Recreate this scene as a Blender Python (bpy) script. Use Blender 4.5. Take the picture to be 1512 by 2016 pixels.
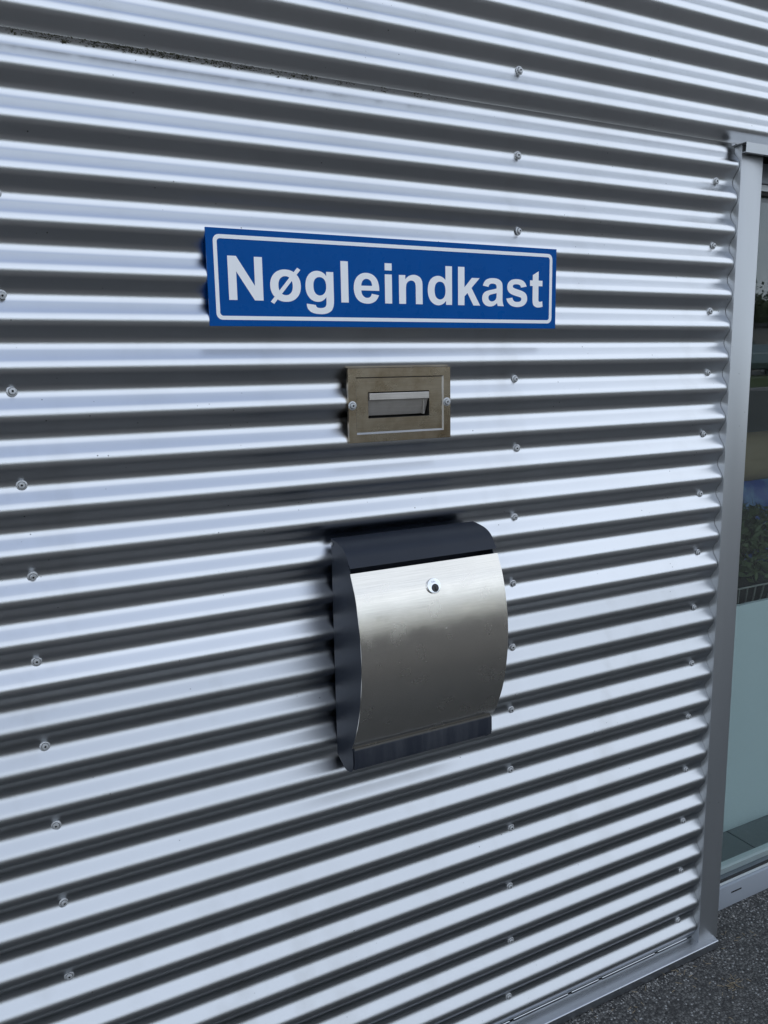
import bpy, bmesh, math, random
from mathutils import Vector, Matrix, noise

for o in list(bpy.data.objects):
    bpy.data.objects.remove(o, do_unlink=True)
S = bpy.context.scene
C = S.collection
G = 2.085          # ground level lies G metres below the calibration origin; all z below are given as z + G

# ------------------------------------------------------------------ camera, sky, sun, exposure
cam_d = bpy.data.cameras.new('camera')
cam = bpy.data.objects.new('camera', cam_d)
C.objects.link(cam)
cam_d.sensor_fit = 'VERTICAL'
cam_d.sensor_height = 24.0
cam_d.lens = 24.0 * 1597.42 / 2016.0
cam_d.clip_start = 0.02
cam_d.clip_end = 2000
r_ = Vector((0.8852958, -0.4646778, -0.0180494))
d_ = Vector((-0.0966049, -0.1458059, -0.9845853))
f_ = Vector((0.4548832, 0.8733929, -0.1739715))
m = Matrix.Identity(4)
for i in range(3):
    m[i][0] = r_[i]; m[i][1] = -d_[i]; m[i][2] = -f_[i]
m.translation = (-1.668425, -1.447978, -0.429717 + G)
cam.matrix_world = m
S.camera = cam
S.render.resolution_x = 768
S.render.resolution_y = 1024

SUN_EL, SUN_AZ = math.radians(66), math.radians(-35)      # azimuth clockwise from +Y; the veiled sun stands behind the building
w = bpy.data.worlds.new('World')
S.world = w
w.use_nodes = True
nt = w.node_tree
nt.nodes.clear()
out = nt.nodes.new('ShaderNodeOutputWorld')
bg = nt.nodes.new('ShaderNodeBackground')
bg.inputs['Strength'].default_value = 0.15
sky = nt.nodes.new('ShaderNodeTexSky')
sky.sky_type = 'NISHITA'
sky.sun_disc = False
sky.sun_elevation = SUN_EL
sky.sun_rotation = SUN_AZ
sky.altitude = 20
sky.air_density = 1.0
sky.dust_density = 1.0
sky.ozone_density = 1.5
# broken thin cloud layer at one height over the clear sky: it closes up towards the horizon
tc = nt.nodes.new('ShaderNodeTexCoord')
def wm(op, a, b=None):
    x = nt.nodes.new('ShaderNodeMath'); x.operation = op
    for i, q in enumerate((a, b)):
        if q is None: continue
        if isinstance(q, (int, float)): x.inputs[i].default_value = q
        else: nt.links.new(q, x.inputs[i])
    return x.outputs[0]
def wr(v, *r):
    x = nt.nodes.new('ShaderNodeMapRange'); x.interpolation_type = 'SMOOTHSTEP'
    nt.links.new(v, x.inputs['Value'])
    for i, q in enumerate(r): x.inputs[i + 1].default_value = q
    return x.outputs['Result']
sp_ = nt.nodes.new('ShaderNodeSeparateXYZ')
nt.links.new(tc.outputs['Generated'], sp_.inputs[0])
up = wm('MAXIMUM', sp_.outputs['Z'], 0.0)
inv = wm('DIVIDE', 1.0, wm('ADD', up, 0.12))
cb = nt.nodes.new('ShaderNodeCombineXYZ')
nt.links.new(wm('MULTIPLY', sp_.outputs['X'], inv), cb.inputs[0])
nt.links.new(wm('MULTIPLY', sp_.outputs['Y'], inv), cb.inputs[1])
nz = nt.nodes.new('ShaderNodeTexNoise')
nz.inputs['Scale'].default_value = 1.1
nz.inputs['Detail'].default_value = 5
nz.inputs['Roughness'].default_value = 0.5
nt.links.new(cb.outputs[0], nz.inputs['Vector'])
cover = wm('ADD', wr(up, 0.62, 0.97, 0.82, 0.06), wr(nz.outputs['Fac'], 0.35, 0.68, -0.16, 0.18))
mx = nt.nodes.new('ShaderNodeMix')
mx.data_type = 'RGBA'
mx.inputs['B'].default_value = (5.95, 6.5, 7.3, 1)
nt.links.new(cover, mx.inputs['Factor'])
nt.links.new(sky.outputs['Color'], mx.inputs['A'])
nt.links.new(mx.outputs['Result'], bg.inputs['Color'])
nt.links.new(bg.outputs['Background'], out.inputs['Surface'])

sd = bpy.data.lights.new('sun', 'SUN')
sd.energy = 0.8
sd.angle = math.radians(20)
sd.color = (1.0, 0.95, 0.88)
so = bpy.data.objects.new('sun', sd)
C.objects.link(so)
sdir = Vector((math.sin(SUN_AZ) * math.cos(SUN_EL), math.cos(SUN_AZ) * math.cos(SUN_EL), math.sin(SUN_EL)))
so.rotation_euler = (-sdir).to_track_quat('-Z', 'Y').to_euler()
so.location = sdir * 20

S.view_settings.view_transform = 'Standard'
S.view_settings.look = 'None'
S.view_settings.gamma = 1
S.view_settings.exposure = 0.46
S.view_settings.use_curve_mapping = False

# ------------------------------------------------------------------ helpers
def link(o, parent=None, smooth=None):
    C.objects.link(o)
    if parent is not None:
        o.parent = parent
    return o

def mesh(name, verts, faces, mat, parent=None, smooth=False, mats=None, fmat=None):
    me = bpy.data.meshes.new(name)
    me.from_pydata([tuple(v) for v in verts], [], faces)
    for mm in (mats or [mat]):
        me.materials.append(mm)
    if fmat:
        me.polygons.foreach_set('material_index', fmat)
    if smooth:
        me.polygons.foreach_set('use_smooth', [True] * len(me.polygons))
    me.update()
    return link(bpy.data.objects.new(name, me), parent)

class MB:
    """collects pieces of one part"""
    def __init__(s):
        s.v = []; s.f = []; s.m = []
    def add(s, v, f, mi=0):
        b = len(s.v)
        s.v += [tuple(p) for p in v]
        s.f += [[i + b for i in q] for q in f]
        s.m += [mi] * len(f)
        return s
    def box(s, x0, x1, y0, y1, z0, z1, mi=0):
        v = [(x, y, z) for x in (x0, x1) for y in (y0, y1) for z in (z0, z1)]
        return s.add(v, [[0, 1, 3, 2], [4, 6, 7, 5], [0, 4, 5, 1], [2, 3, 7, 6], [0, 2, 6, 4], [1, 5, 7, 3]], mi)
    def bbox(s, x0, x1, y0, y1, z0, z1, b=0.002, mi=0, seg=2):
        bm = bmesh.new()
        vs = [bm.verts.new((x, y, z)) for x in (x0, x1) for y in (y0, y1) for z in (z0, z1)]
        for q in [[0, 1, 3, 2], [4, 6, 7, 5], [0, 4, 5, 1], [2, 3, 7, 6], [0, 2, 6, 4], [1, 5, 7, 3]]:
            bm.faces.new([vs[i] for i in q])
        bmesh.ops.recalc_face_normals(bm, faces=bm.faces)
        bmesh.ops.bevel(bm, geom=list(bm.edges), offset=b, segments=seg, affect='EDGES', profile=0.5)
        bm.verts.index_update()
        s.add([v.co.copy() for v in bm.verts], [[v.index for v in f.verts] for f in bm.faces], mi)
        bm.free()
        return s
    def extr(s, prof, x0, x1, closed=True, mi=0, caps=True):
        """extrude an (y,z) outline along x"""
        n = len(prof)
        v = [(x0, y, z) for y, z in prof] + [(x1, y, z) for y, z in prof]
        f = [[i, (i + 1) % n, n + (i + 1) % n, n + i] for i in range(n if closed else n - 1)]
        if closed and caps:
            f += [list(range(n))[::-1], list(range(n, 2 * n))]
        return s.add(v, f, mi)
    def lathe(s, prof, seg=20, mats=None, mi=0):
        """prof = (radius, height) pairs, axis -y, base at y = 0"""
        n = len(prof)
        v = []
        for r, h in prof:
            for k in range(seg):
                a = 2 * math.pi * k / seg
                v.append((r * math.cos(a), -h, r * math.sin(a)))
        for i in range(n - 1):
            f = [[i * seg + k, i * seg + (k + 1) % seg, (i + 1) * seg + (k + 1) % seg, (i + 1) * seg + k] for k in range(seg)]
            s.add([], [], mi)
            s.f += [[q + 0 for q in ff] for ff in f] if len(s.v) == 0 else [[q + s._b for q in ff] for ff in f]
            s.m += [mats[i] if mats else mi] * seg
        s.v += v
        return s
    def tube(s, pts, r, seg=8, mi=0, r2=None):
        pts = [Vector(p) for p in pts]
        n = len(pts)
        v = []
        for i, p in enumerate(pts):
            t = (pts[min(i + 1, n - 1)] - pts[max(i - 1, 0)]).normalized()
            a = t.orthogonal().normalized()
            b = t.cross(a)
            rr = r if r2 is None else r + (r2 - r) * i / (n - 1)
            for k in range(seg):
                q = 2 * math.pi * k / seg
                v.append(p + (a * math.cos(q) + b * math.sin(q)) * rr)
        f = [[i * seg + k, i * seg + (k + 1) % seg, (i + 1) * seg + (k + 1) % seg, (i + 1) * seg + k] for i in range(n - 1) for k in range(seg)]
        f += [list(range(seg))[::-1], list(range((n - 1) * seg, n * seg))]
        return s.add(v, f, mi)
    def build(s, name, mats, parent=None, smooth=False, angle=None):
        mats = mats if isinstance(mats, list) else [mats]
        me = bpy.data.meshes.new(name)
        me.from_pydata(s.v, [], s.f)
        for mm in mats:
            me.materials.append(mm)
        me.polygons.foreach_set('material_index', s.m)
        bm = bmesh.new(); bm.from_mesh(me)
        bmesh.ops.recalc_face_normals(bm, faces=bm.faces)
        if smooth:
            a = math.radians(angle or 35)
            for fc in bm.faces: fc.smooth = True
            for e in bm.edges:
                if len(e.link_faces) == 2:
                    e.smooth = e.calc_face_angle(0) < a
        bm.to_mesh(me); bm.free()
        return link(bpy.data.objects.new(name, me), parent)

def empty(name, loc=(0, 0, 0)):
    o = bpy.data.objects.new(name, None)
    o.empty_display_size = 0.1
    o.location = loc
    return link(o)

def tag(o, label=None, cat=None, group=None, kind=None):
    if label: o['label'] = label
    if cat: o['category'] = cat
    if group: o['group'] = group
    if kind: o['kind'] = kind
    return o

def spline(pts, n=6):
    """Catmull-Rom through (y,z) points"""
    P = [Vector(p) for p in pts]
    P = [P[0] * 2 - P[1]] + P + [P[-1] * 2 - P[-2]]
    o = []
    for i in range(1, len(P) - 2):
        for k in range(n):
            t = k / n
            a, b, c, d = P[i - 1], P[i], P[i + 1], P[i + 2]
            o.append(0.5 * ((2 * b) + (c - a) * t + (2 * a - 5 * b + 4 * c - d) * t * t + (3 * b - a - 3 * c + d) * t ** 3))
    o.append(P[-2])
    return [tuple(p) for p in o]

def offset(pts, d):
    """offset an open (y,z) line to its left by d"""
    o = []
    for i, p in enumerate(pts):
        a = Vector(pts[max(i - 1, 0)]); b = Vector(pts[min(i + 1, len(pts) - 1)])
        t = (b - a).normalized()
        o.append((p[0] - t.y * d, p[1] + t.x * d))
    return o

# ------------------------------------------------------------------ materials
class Mat:
    def __init__(s, name, base=(0.5, 0.5, 0.5), rough=0.5, metal=0.0, **kw):
        s.m = bpy.data.materials.new(name)
        s.m.use_nodes = True
        s.t = s.m.node_tree
        s.b = s.t.nodes['Principled BSDF']
        s.b.inputs['Base Color'].default_value = (*base, 1)
        s.b.inputs['Roughness'].default_value = rough
        s.b.inputs['Metallic'].default_value = metal
        for k, v in kw.items():
            s.b.inputs[k.replace('_', ' ')].default_value = v
        s._tc = None
    def n(s, typ, **kw):
        x = s.t.nodes.new(typ)
        for k, v in kw.items():
            if k in x.inputs.keys(): x.inputs[k].default_value = v
            else: setattr(x, k, v)
        return x
    def l(s, a, b): s.t.links.new(a, b)
    def coord(s, scale=(1, 1, 1), which='Object', rot=(0, 0, 0)):
        if s._tc is None: s._tc = s.n('ShaderNodeTexCoord')
        mp = s.n('ShaderNodeMapping')
        mp.inputs['Scale'].default_value = scale
        mp.inputs['Rotation'].default_value = rot
        s.l(s._tc.outputs[which], mp.inputs['Vector'])
        return mp.outputs['Vector']
    def noise(s, scale, detail=4, rough=0.5, sc=(1, 1, 1), rot=(0, 0, 0)):
        x = s.n('ShaderNodeTexNoise', Scale=scale, Detail=detail, Roughness=rough)
        s.l(s.coord(sc, rot=rot), x.inputs['Vector'])
        return x.outputs['Fac']
    def rng(s, v, a, b, c, d, clamp=True):
        x = s.n('ShaderNodeMapRange')
        x.clamp = clamp
        s.l(v, x.inputs['Value'])
        for k, q in zip(('From Min', 'From Max', 'To Min', 'To Max'), (a, b, c, d)):
            x.inputs[k].default_value = q
        return x.outputs['Result']
    def mix(s, f, a, b):
        x = s.n('ShaderNodeMix', data_type='RGBA')
        if hasattr(f, 'links') or hasattr(f, 'is_linked'): s.l(f, x.inputs['Factor'])
        else: x.inputs['Factor'].default_value = f
        for k, q in (('A', a), ('B', b)):
            sock = x.inputs[k] if False else [i for i in x.inputs if i.name == k and i.type == 'RGBA'][0]
            if isinstance(q, tuple): sock.default_value = (*q, 1)
            else: s.l(q, sock)
        return [o for o in x.outputs if o.type == 'RGBA'][0]
    def math(s, op, a, b):
        x = s.n('ShaderNodeMath', operation=op)
        for i, q in enumerate((a, b)):
            if isinstance(q, (int, float)): x.inputs[i].default_value = q
            else: s.l(q, x.inputs[i])
        return x.outputs[0]
    def color(s, sock): s.l(sock, s.b.inputs['Base Color']); return s
    def roughn(s, sock): s.l(sock, s.b.inputs['Roughness']); return s
    def bump(s, h, strength=0.2, dist=0.002):
        x = s.n('ShaderNodeBump', Strength=strength, Distance=dist)
        s.l(h, x.inputs['Height'])
        s.l(x.outputs['Normal'], s.b.inputs['Normal'])
        return s

def satin(M):
    """swap the Principled metal for a Beckmann lobe (satin coil coating: soft but without a long bright tail)"""
    g = M.n('ShaderNodeBsdfAnisotropic') if hasattr(bpy.types, 'ShaderNodeBsdfAnisotropic') else M.n('ShaderNodeBsdfGlossy')
    g.distribution = 'BECKMANN'
    for a, b in (('Base Color', 'Color'), ('Roughness', 'Roughness'), ('Normal', 'Normal')):
        src = M.b.inputs[a]
        if src.is_linked: M.l(src.links[0].from_socket, g.inputs[b])
        elif a != 'Normal': g.inputs[b].default_value = src.default_value
    o = [x for x in M.t.nodes if x.type == 'OUTPUT_MATERIAL'][0]
    M.l(g.outputs[0], o.inputs['Surface'])

def cladding(name, tint, rough, dirt, beck=False):
    M = Mat(name, tint, rough, 1.0)
    big = M.noise(1.3, 3, 0.5, (1, 1, 1))
    streak = M.noise(9, 4, 0.6, (1.0, 1.0, 0.12))
    spv = M.n('ShaderNodeTexVoronoi', Scale=46.0)
    M.l(M.coord((1, 1, 1)), spv.inputs['Vector'])
    sp = M.rng(spv.outputs['Distance'], 0.035, 0.075, 1, 0)
    gate = M.rng(M.noise(5.5, 3), 0.52, 0.60, 0, 1)
    speck = M.math('MULTIPLY', sp, gate)
    a = M.mix(M.rng(big, 0.3, 0.7, 0, 1), tuple(c * 0.95 for c in tint), tuple(min(1, c * 1.04) for c in tint))
    grime = M.math('MULTIPLY', M.rng(streak, 0.52, 0.8, 0, dirt), M.rng(M.noise(2.2, 4), 0.4, 0.7, 0.1, 1))
    a = M.mix(grime, a, (0.25, 0.24, 0.21))
    a = M.mix(M.math('MULTIPLY', speck, 0.85), a, (0.03, 0.03, 0.03))
    M.color(a)
    M.roughn(M.rng(M.noise(3.0, 5, 0.6), 0.3, 0.7, rough - 0.02, rough + 0.03))
    if beck: satin(M)
    return M.m

m_clad = cladding('silver_coated_sheet', (0.655, 0.67, 0.69), 0.31, 0.30, True)
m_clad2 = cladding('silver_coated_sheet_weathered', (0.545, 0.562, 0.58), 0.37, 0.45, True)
m_post = cladding('anodised_trim', (0.43, 0.445, 0.455), 0.36, 0.25)
m_post.node_tree.nodes['Principled BSDF'].inputs['Metallic'].default_value = 0.8
m_ledge = cladding('flashing_metal', (0.46, 0.48, 0.51), 0.28, 0.6)
m_frame = cladding('satin_frame', (0.36, 0.39, 0.43), 0.42, 0.2)
m_frame.node_tree.nodes['Principled BSDF'].inputs['Metallic'].default_value = 0.25
m_back = Mat('dark_wall_core', (0.06, 0.06, 0.06), 0.9).m

M = Mat('zinc_screw', (0.42, 0.43, 0.44), 0.45, 0.5)
M.color(M.mix(M.rng(M.noise(300, 3), 0.35, 0.65, 0, 1), (0.42, 0.43, 0.43), (0.56, 0.57, 0.58)))
m_screw = M.m
m_black = Mat('black_recess', (0.008, 0.008, 0.008), 0.8).m
m_rubber = Mat('rubber_washer', (0.07, 0.07, 0.072), 0.7).m

M = Mat('sign_blue', (0.0035, 0.075, 0.29), 0.28, Specular_IOR_Level=0.08)
M.color(M.mix(M.rng(M.noise(14, 4), 0.3, 0.7, 0, 1), (0.0, 0.076, 0.305), (0.0, 0.084, 0.335)))
M.roughn(M.rng(M.noise(40, 4), 0.3, 0.7, 0.24, 0.36))
m_blue = M.m
m_white = Mat('sign_white', (0.94, 0.945, 0.95), 0.3).m

def steel(name, base, rough, brown, grain=(2, 300, 300), browncol=(0.16, 0.12, 0.07), bump=0.02, beck=False):
    M = Mat(name, base, rough, 1.0)
    g = M.noise(6, 5, 0.6, grain)
    a = M.mix(M.rng(g, 0.3, 0.7, 0, 1), tuple(c * 0.88 for c in base), tuple(min(1, c * 1.08) for c in base))
    st = M.math('MULTIPLY', M.rng(M.noise(16, 5, 0.65), 0.42, 0.7, 0, 1), brown)
    a = M.mix(st, a, browncol)
    spv = M.n('ShaderNodeTexVoronoi', Scale=145.0)
    M.l(M.coord((1, 1, 0.45)), spv.inputs['Vector'])
    sp = M.math('MULTIPLY', M.rng(spv.outputs['Distance'], 0.03, 0.09, 1, 0), M.rng(M.noise(30, 3), 0.60, 0.66, 0, 0.35))
    a = M.mix(sp, a, (0.5, 0.5, 0.48))
    M.color(a)
    M.roughn(M.rng(M.noise(25, 4), 0.3, 0.7, rough - 0.04, rough + 0.06))
    M.bump(g, bump, 0.0003)
    if beck: satin(M)
    return M.m
m_steel = steel('brushed_stainless', (0.78, 0.74, 0.67), 0.23, 0.04, beck=True)
m_slot = steel('tarnished_stainless', (0.30, 0.255, 0.19), 0.28, 0.6, (3, 90, 90), (0.13, 0.082, 0.034), 0.05)
m_throat = Mat('dark_throat', (0.035, 0.033, 0.03), 0.5, 0.4).m
m_edge = Mat('worn_edge_highlight', (0.50, 0.48, 0.44), 0.32, 1.0).m  # worn edge, brighter than the frame: its sky highlight is put into the colour
m_slot_in = steel('stainless_inner', (0.52, 0.49, 0.45), 0.38, 0.25, (3, 120, 120))
m_slot_in.node_tree.nodes['Principled BSDF'].inputs['Metallic'].default_value = 0.6

M = Mat('anthracite_powder_coat', (0.020, 0.027, 0.040), 0.48, Specular_IOR_Level=0.35)
M.color(M.mix(M.rng(M.noise(8, 4), 0.3, 0.7, 0, 1), (0.011, 0.015, 0.024), (0.015, 0.020, 0.031)))
M.bump(M.noise(900, 2), 0.08, 0.0004)
m_anth = M.m
M = Mat('dusty_anthracite', (0.03, 0.035, 0.05), 0.55)
M.color(M.mix(M.rng(M.noise(5, 6, 0.7, (7, 1, 0.8)), 0.42, 0.7, 0, 0.55), (0.013, 0.017, 0.027), (0.065, 0.07, 0.08)))
m_lip = M.m
m_dust = Mat('dust_ledge', (0.10, 0.095, 0.085), 0.9).m
m_chrome = Mat('chrome_lock', (0.82, 0.83, 0.85), 0.16, 1.0).m
m_lockcore = Mat('dark_lock_cylinder', (0.05, 0.05, 0.053), 0.45, 0.6).m
m_mark = Mat('lock_engraving', (0.22, 0.23, 0.30), 0.5, 0.5).m

M = Mat('moss_dirt', (0.035, 0.035, 0.02), 0.95)
M.color(M.mix(M.noise(160, 4), (0.02, 0.018, 0.012), (0.06, 0.06, 0.03)))
m_moss = M.m

# asphalt with exposed aggregate
M = Mat('asphalt', (0.05, 0.05, 0.05), 0.8)
v1 = M.n('ShaderNodeTexVoronoi', Scale=145.0); M.l(M.coord(), v1.inputs['Vector'])
v2 = M.n('ShaderNodeTexVoronoi', Scale=70.0); M.l(M.coord(), v2.inputs['Vector'])
sep = M.n('ShaderNodeSeparateColor'); M.l(v1.outputs['Color'], sep.inputs['Color'])
sep2 = M.n('ShaderNodeSeparateColor'); M.l(v2.outputs['Color'], sep2.inputs['Color'])
a = M.mix(M.rng(sep.outputs['Red'], 0, 1, 0, 1), (0.036, 0.036, 0.034), (0.175, 0.172, 0.16))
a = M.mix(M.math('MULTIPLY', M.rng(sep.outputs['Green'], 0.86, 0.90, 0, 1), M.rng(v1.outputs['Distance'], 0.25, 0.5, 1, 0)), a, (0.42, 0.42, 0.41))
a = M.mix(M.math('MULTIPLY', M.rng(sep2.outputs['Green'], 0.93, 0.95, 0, 1), M.rng(v2.outputs['Distance'], 0.2, 0.45, 1, 0)), a, (0.30, 0.29, 0.28))
a = M.mix(M.rng(v1.outputs['Distance'], 0.35, 0.75, 0, 0.75), a, (0.012, 0.012, 0.012))
a = M.mix(M.rng(M.noise(1.1, 5, 0.6), 0.35, 0.7, 0, 0.35), a, (0.055, 0.053, 0.048))
M.color(a)
M.bump(M.math('ADD', M.rng(v1.outputs['Distance'], 0, 0.7, 1, 0), M.math('MULTIPLY', sep.outputs['Blue'], 0.6)), 0.9, 0.004)
m_asph = M.m
M = Mat('grass', (0.06, 0.09, 0.025), 0.9)
M.color(M.mix(M.noise(3, 6, 0.7), (0.045, 0.075, 0.018), (0.10, 0.12, 0.04)))
m_grass = M.m
m_kerb = Mat('concrete_kerb', (0.36, 0.35, 0.36), 0.85).m
m_bark = Mat('bark', (0.06, 0.045, 0.03), 0.9).m
M = Mat('leaves', (0.05, 0.08, 0.02), 0.6)
M.color(M.mix(M.noise(0.9, 3), (0.03, 0.055, 0.014), (0.08, 0.11, 0.03)))
m_leaf = M.m

# glass: clear pane with its Fresnel reflection
g = bpy.data.materials.new('window_glass'); g.use_nodes = True
t = g.node_tree; t.nodes.clear()
go = t.nodes.new('ShaderNodeOutputMaterial'); gm = t.nodes.new('ShaderNodeMixShader')
gt = t.nodes.new('ShaderNodeBsdfTransparent'); gt.inputs['Color'].default_value = (0.955, 0.98, 0.978, 1)
gg = t.nodes.new('ShaderNodeBsdfGlossy'); gg.inputs['Roughness'].default_value = 0.0
lw = t.nodes.new('ShaderNodeLayerWeight')
gp = t.nodes.new('ShaderNodeMath'); gp.operation = 'POWER'; gp.inputs[1].default_value = 5.0
ga = t.nodes.new('ShaderNodeMath'); ga.operation = 'MULTIPLY_ADD'; ga.inputs[1].default_value = 0.957; ga.inputs[2].default_value = 0.043
t.links.new(lw.outputs['Facing'], gp.inputs[0]); t.links.new(gp.outputs[0], ga.inputs[0])
t.links.new(ga.outputs[0], gm.inputs['Fac']); t.links.new(gt.outputs[0], gm.inputs[1])
t.links.new(gg.outputs[0], gm.inputs[2]); t.links.new(gm.outputs[0], go.inputs['Surface'])
m_glass = g

M = Mat('floor_tile_grey', (0.16, 0.18, 0.18), 0.35)
M.color(M.mix(M.noise(5, 4), (0.13, 0.15, 0.15), (0.19, 0.21, 0.21)))
m_tile = M.m
m_plaster = Mat('interior_plaster', (0.30, 0.30, 0.29), 0.9).m
m_board = Mat('pale_display_board', (0.66, 0.72, 0.72), 0.5).m
m_seal = Mat('black_gasket', (0.012, 0.013, 0.013), 0.6).m
m_bead = Mat('bright_bead', (0.72, 0.76, 0.76), 0.35, 0.6).m

# ------------------------------------------------------------------ ground
def terrain(y):
    if y > -5: return 0.0
    if y > -20: return 0.55 * ((-5 - y) / 15.0) ** 1.3
    return 0.55
gx = [-160, -60, -25, -10, -5, -2, 0, 2, 5, 10, 25, 60, 90, 160, 300]
gy = [-300, -120, -60, -40, -30, -20.0, -17, -14, -11, -8, -5, -2, 0, 3, 20, 80]
vv = [(x, y, terrain(y)) for y in gy for x in gx]
nx = len(gx)
ff = [[j * nx + i, j * nx + i + 1, (j + 1) * nx + i + 1, (j + 1) * nx + i] for j in range(len(gy) - 1) for i in range(nx - 1)]
tag(mesh('asphalt_ground', vv, ff, m_asph), 'dark grey asphalt paving at the foot of the wall', kind='structure')
b = MB().extr([(-20.6, 1.0), (-24.5, 1.0), (-24.5, 0.4), (-20.0, 0.4), (-20.0, 0.68)], -60, 120)
tag(b.build('grass_bank', m_grass), 'mown grass bank along the far side of the lot', kind='structure')
b = MB().bbox(-60, 120, -19.95, -19.80, 0.45, 0.67, 0.02)
tag(b.build('kerb', m_kerb), 'pale concrete kerb edging the grass bank', kind='structure')
b = MB().extr([(-24.55, 1.003), (-70, 1.003), (-70, 0.4), (-24.55, 0.4)], -60, 160)
tag(b.build('road', m_asph), 'asphalt street beyond the grass bank', kind='structure')

# ------------------------------------------------------------------ the building
bld = tag(empty('metal_clad_building', (0, 0, 0)), 'building clad in horizontal silver corrugated metal with a shop window', 'building')
PITCH, DEPTH, TH = 0.076, 0.018, math.radians(36.8)
_s, _c = math.sin(TH), math.cos(TH)
# arc radius and flank length of the corrugation
_r = (PITCH / 2 - DEPTH * _c / _s) / (2 * _s - 2 * (1 - _c) * _c / _s)
_L = (DEPTH - 2 * _r * (1 - _c)) / _s

def one_wave():
    """z offset (down from valley) and outward distance, over one pitch"""
    p = []
    n = 7
    for k in range(n + 1):                                   # valley arc
        a = TH * k / n
        p.append((_r * math.sin(a), _r * (1 - math.cos(a))))
    z0, y0 = p[-1]
    for k in range(1, 4):
        p.append((z0 + _L * _c * k / 3, y0 + _L * _s * k / 3))
    for k in range(1, n + 1):                                # to the ridge
        a = TH * (1 - k / n)
        p.append((PITCH / 2 - _r * math.sin(a), DEPTH - _r * (1 - math.cos(a))))
    h = p[:]
    for z, y in reversed(h[:-1]):
        p.append((PITCH - z, y))
    return p
WAVE = one_wave()

def sheet(name, x0, x1, ztop, zbot, zval, yoff, mat, hole=None, seed=0, step=0.06):
    """corrugated sheet with its front at y = yoff - depth; zval = height of one valley"""
    n0 = math.ceil((zval - ztop) / PITCH) - 1
    pr = []
    k = n0
    while zval - k * PITCH > zbot:
        for z, y in WAVE[:-1]:
            pr.append((zval - k * PITCH - z, y))
        k += 1
    pr = [q for q in pr if zbot - 1e-6 <= q[0] <= ztop + 1e-6]
    nseg = max(2, int((x1 - x0) / step))
    xs = sorted(set([round(x0 + (x1 - x0) * i / nseg, 4) for i in range(nseg + 1)] + ([hole[0], hole[1]] if hole else [])))
    nx, nz_ = len(xs), len(pr)
    verts = []
    for back in (0, 1):
        for z, y in pr:
            for x in xs:
                wob = 0.0005 * noise.noise((x * 1.2 + seed, z * 6.0, 3.1 + seed)) + 0.00005 * noise.noise((x * 9, z * 20, seed))
                verts.append((x, yoff - y + wob + back * 0.0009, z + G + 0.0006 * noise.noise((x * 1.1, z * 3, 9.0 + seed))))
    faces = []
    N = nx * nz_
    for j in range(nz_ - 1):
        for i in range(nx - 1):
            if hole and hole[0] - 1e-5 <= xs[i] and xs[i + 1] <= hole[1] + 1e-5 and hole[2] <= (pr[j][0] + pr[j + 1][0]) / 2 <= hole[3]:
                continue
            a = j * nx + i
            q = [a, a + nx, a + nx + 1, a + 1]
            faces.append(q)
            faces.append([N + i_ for i_ in reversed(q)])
    for j in range(nz_ - 1):
        for i in (0, nx - 1):
            a = j * nx + i
            faces.append([a, N + a, N + a + nx, a + nx] if i == 0 else [a, a + nx, N + a + nx, N + a])
    for i in range(nx - 1):
        for j in (0, nz_ - 1):
            a = j * nx + i
            faces.append([a, a + 1, N + a + 1, N + a] if j == 0 else [a, N + a, N + a + 1, a + 1])
    me = bpy.data.meshes.new(name)
    me.from_pydata(verts, [], faces)
    me.materials.append(mat)
    me.polygons.foreach_set('use_smooth', [True] * len(me.polygons))
    for e in me.edges: pass
    bm = bmesh.new(); bm.from_mesh(me)
    bmesh.ops.recalc_face_normals(bm, faces=bm.faces)
    for e in bm.edges:
        if len(e.link_faces) == 2: e.smooth = e.calc_face_angle(0) < 0.6
    bm.to_mesh(me); bm.free()
    return link(bpy.data.objects.new(name, me), bld)

XR = 0.0550          # right end of the cladding beside the window
HOLE = (-0.957, -0.817, -0.526, -0.474)
sh_up = sheet('corrugated_sheet', -5.0, 3.4, 2.05, 0.0865, 0.1600, -0.0065, m_clad, seed=1.0, step=0.09)
sh_mid = sheet('corrugated_sheet', -5.0, XR, 0.0925, -0.9830, 0.0, -0.0022, m_clad, hole=HOLE, seed=5.0)
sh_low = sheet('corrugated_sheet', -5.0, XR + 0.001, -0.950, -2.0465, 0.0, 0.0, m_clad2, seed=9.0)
sh_up['label'] = 'upper corrugated sheet lapping over the wall and window below'
sh_mid['label'] = 'middle corrugated sheet carrying the sign'
sh_low['label'] = 'lowest corrugated sheet down to the base flashing'

# screws: rubber ring, dished washer, domed head with a socket
def screw_mesh():
    prof = [(0.0088, 0.0), (0.0095, 0.0006), (0.0095, 0.0018), (0.0088, 0.0024), (0.0066, 0.0030), (0.0060, 0.0030), (0.0058, 0.0034), (0.0058, 0.0062),
            (0.0052, 0.0070), (0.0022, 0.0073), (0.0019, 0.0071), (0.0017, 0.0050), (0.0001, 0.0050)]
    mats = [1, 0, 0, 0, 1, 1, 0, 0, 0, 0, 2, 2]
    seg = 20
    V = []; F = []; Mi = []
    for r, h in prof:
        for k in range(seg):
            a = 2 * math.pi * k / seg
            V.append((r * math.cos(a), -h, r * math.sin(a)))
    for i in range(len(prof) - 1):
        for k in range(seg):
            F.append([i * seg + k, i * seg + (k + 1) % seg, (i + 1) * seg + (k + 1) % seg, (i + 1) * seg + k]); Mi.append(mats[i])
    mb = MB(); mb.v = V; mb.f = F; mb.m = Mi
    o = mb.build('screw', [m_screw, m_rubber, m_black], None, True, 30)
    return o
scr0 = screw_mesh()
SM = scr0.data
bpy.data.objects.remove(scr0)
rnd = random.Random(4)
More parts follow.
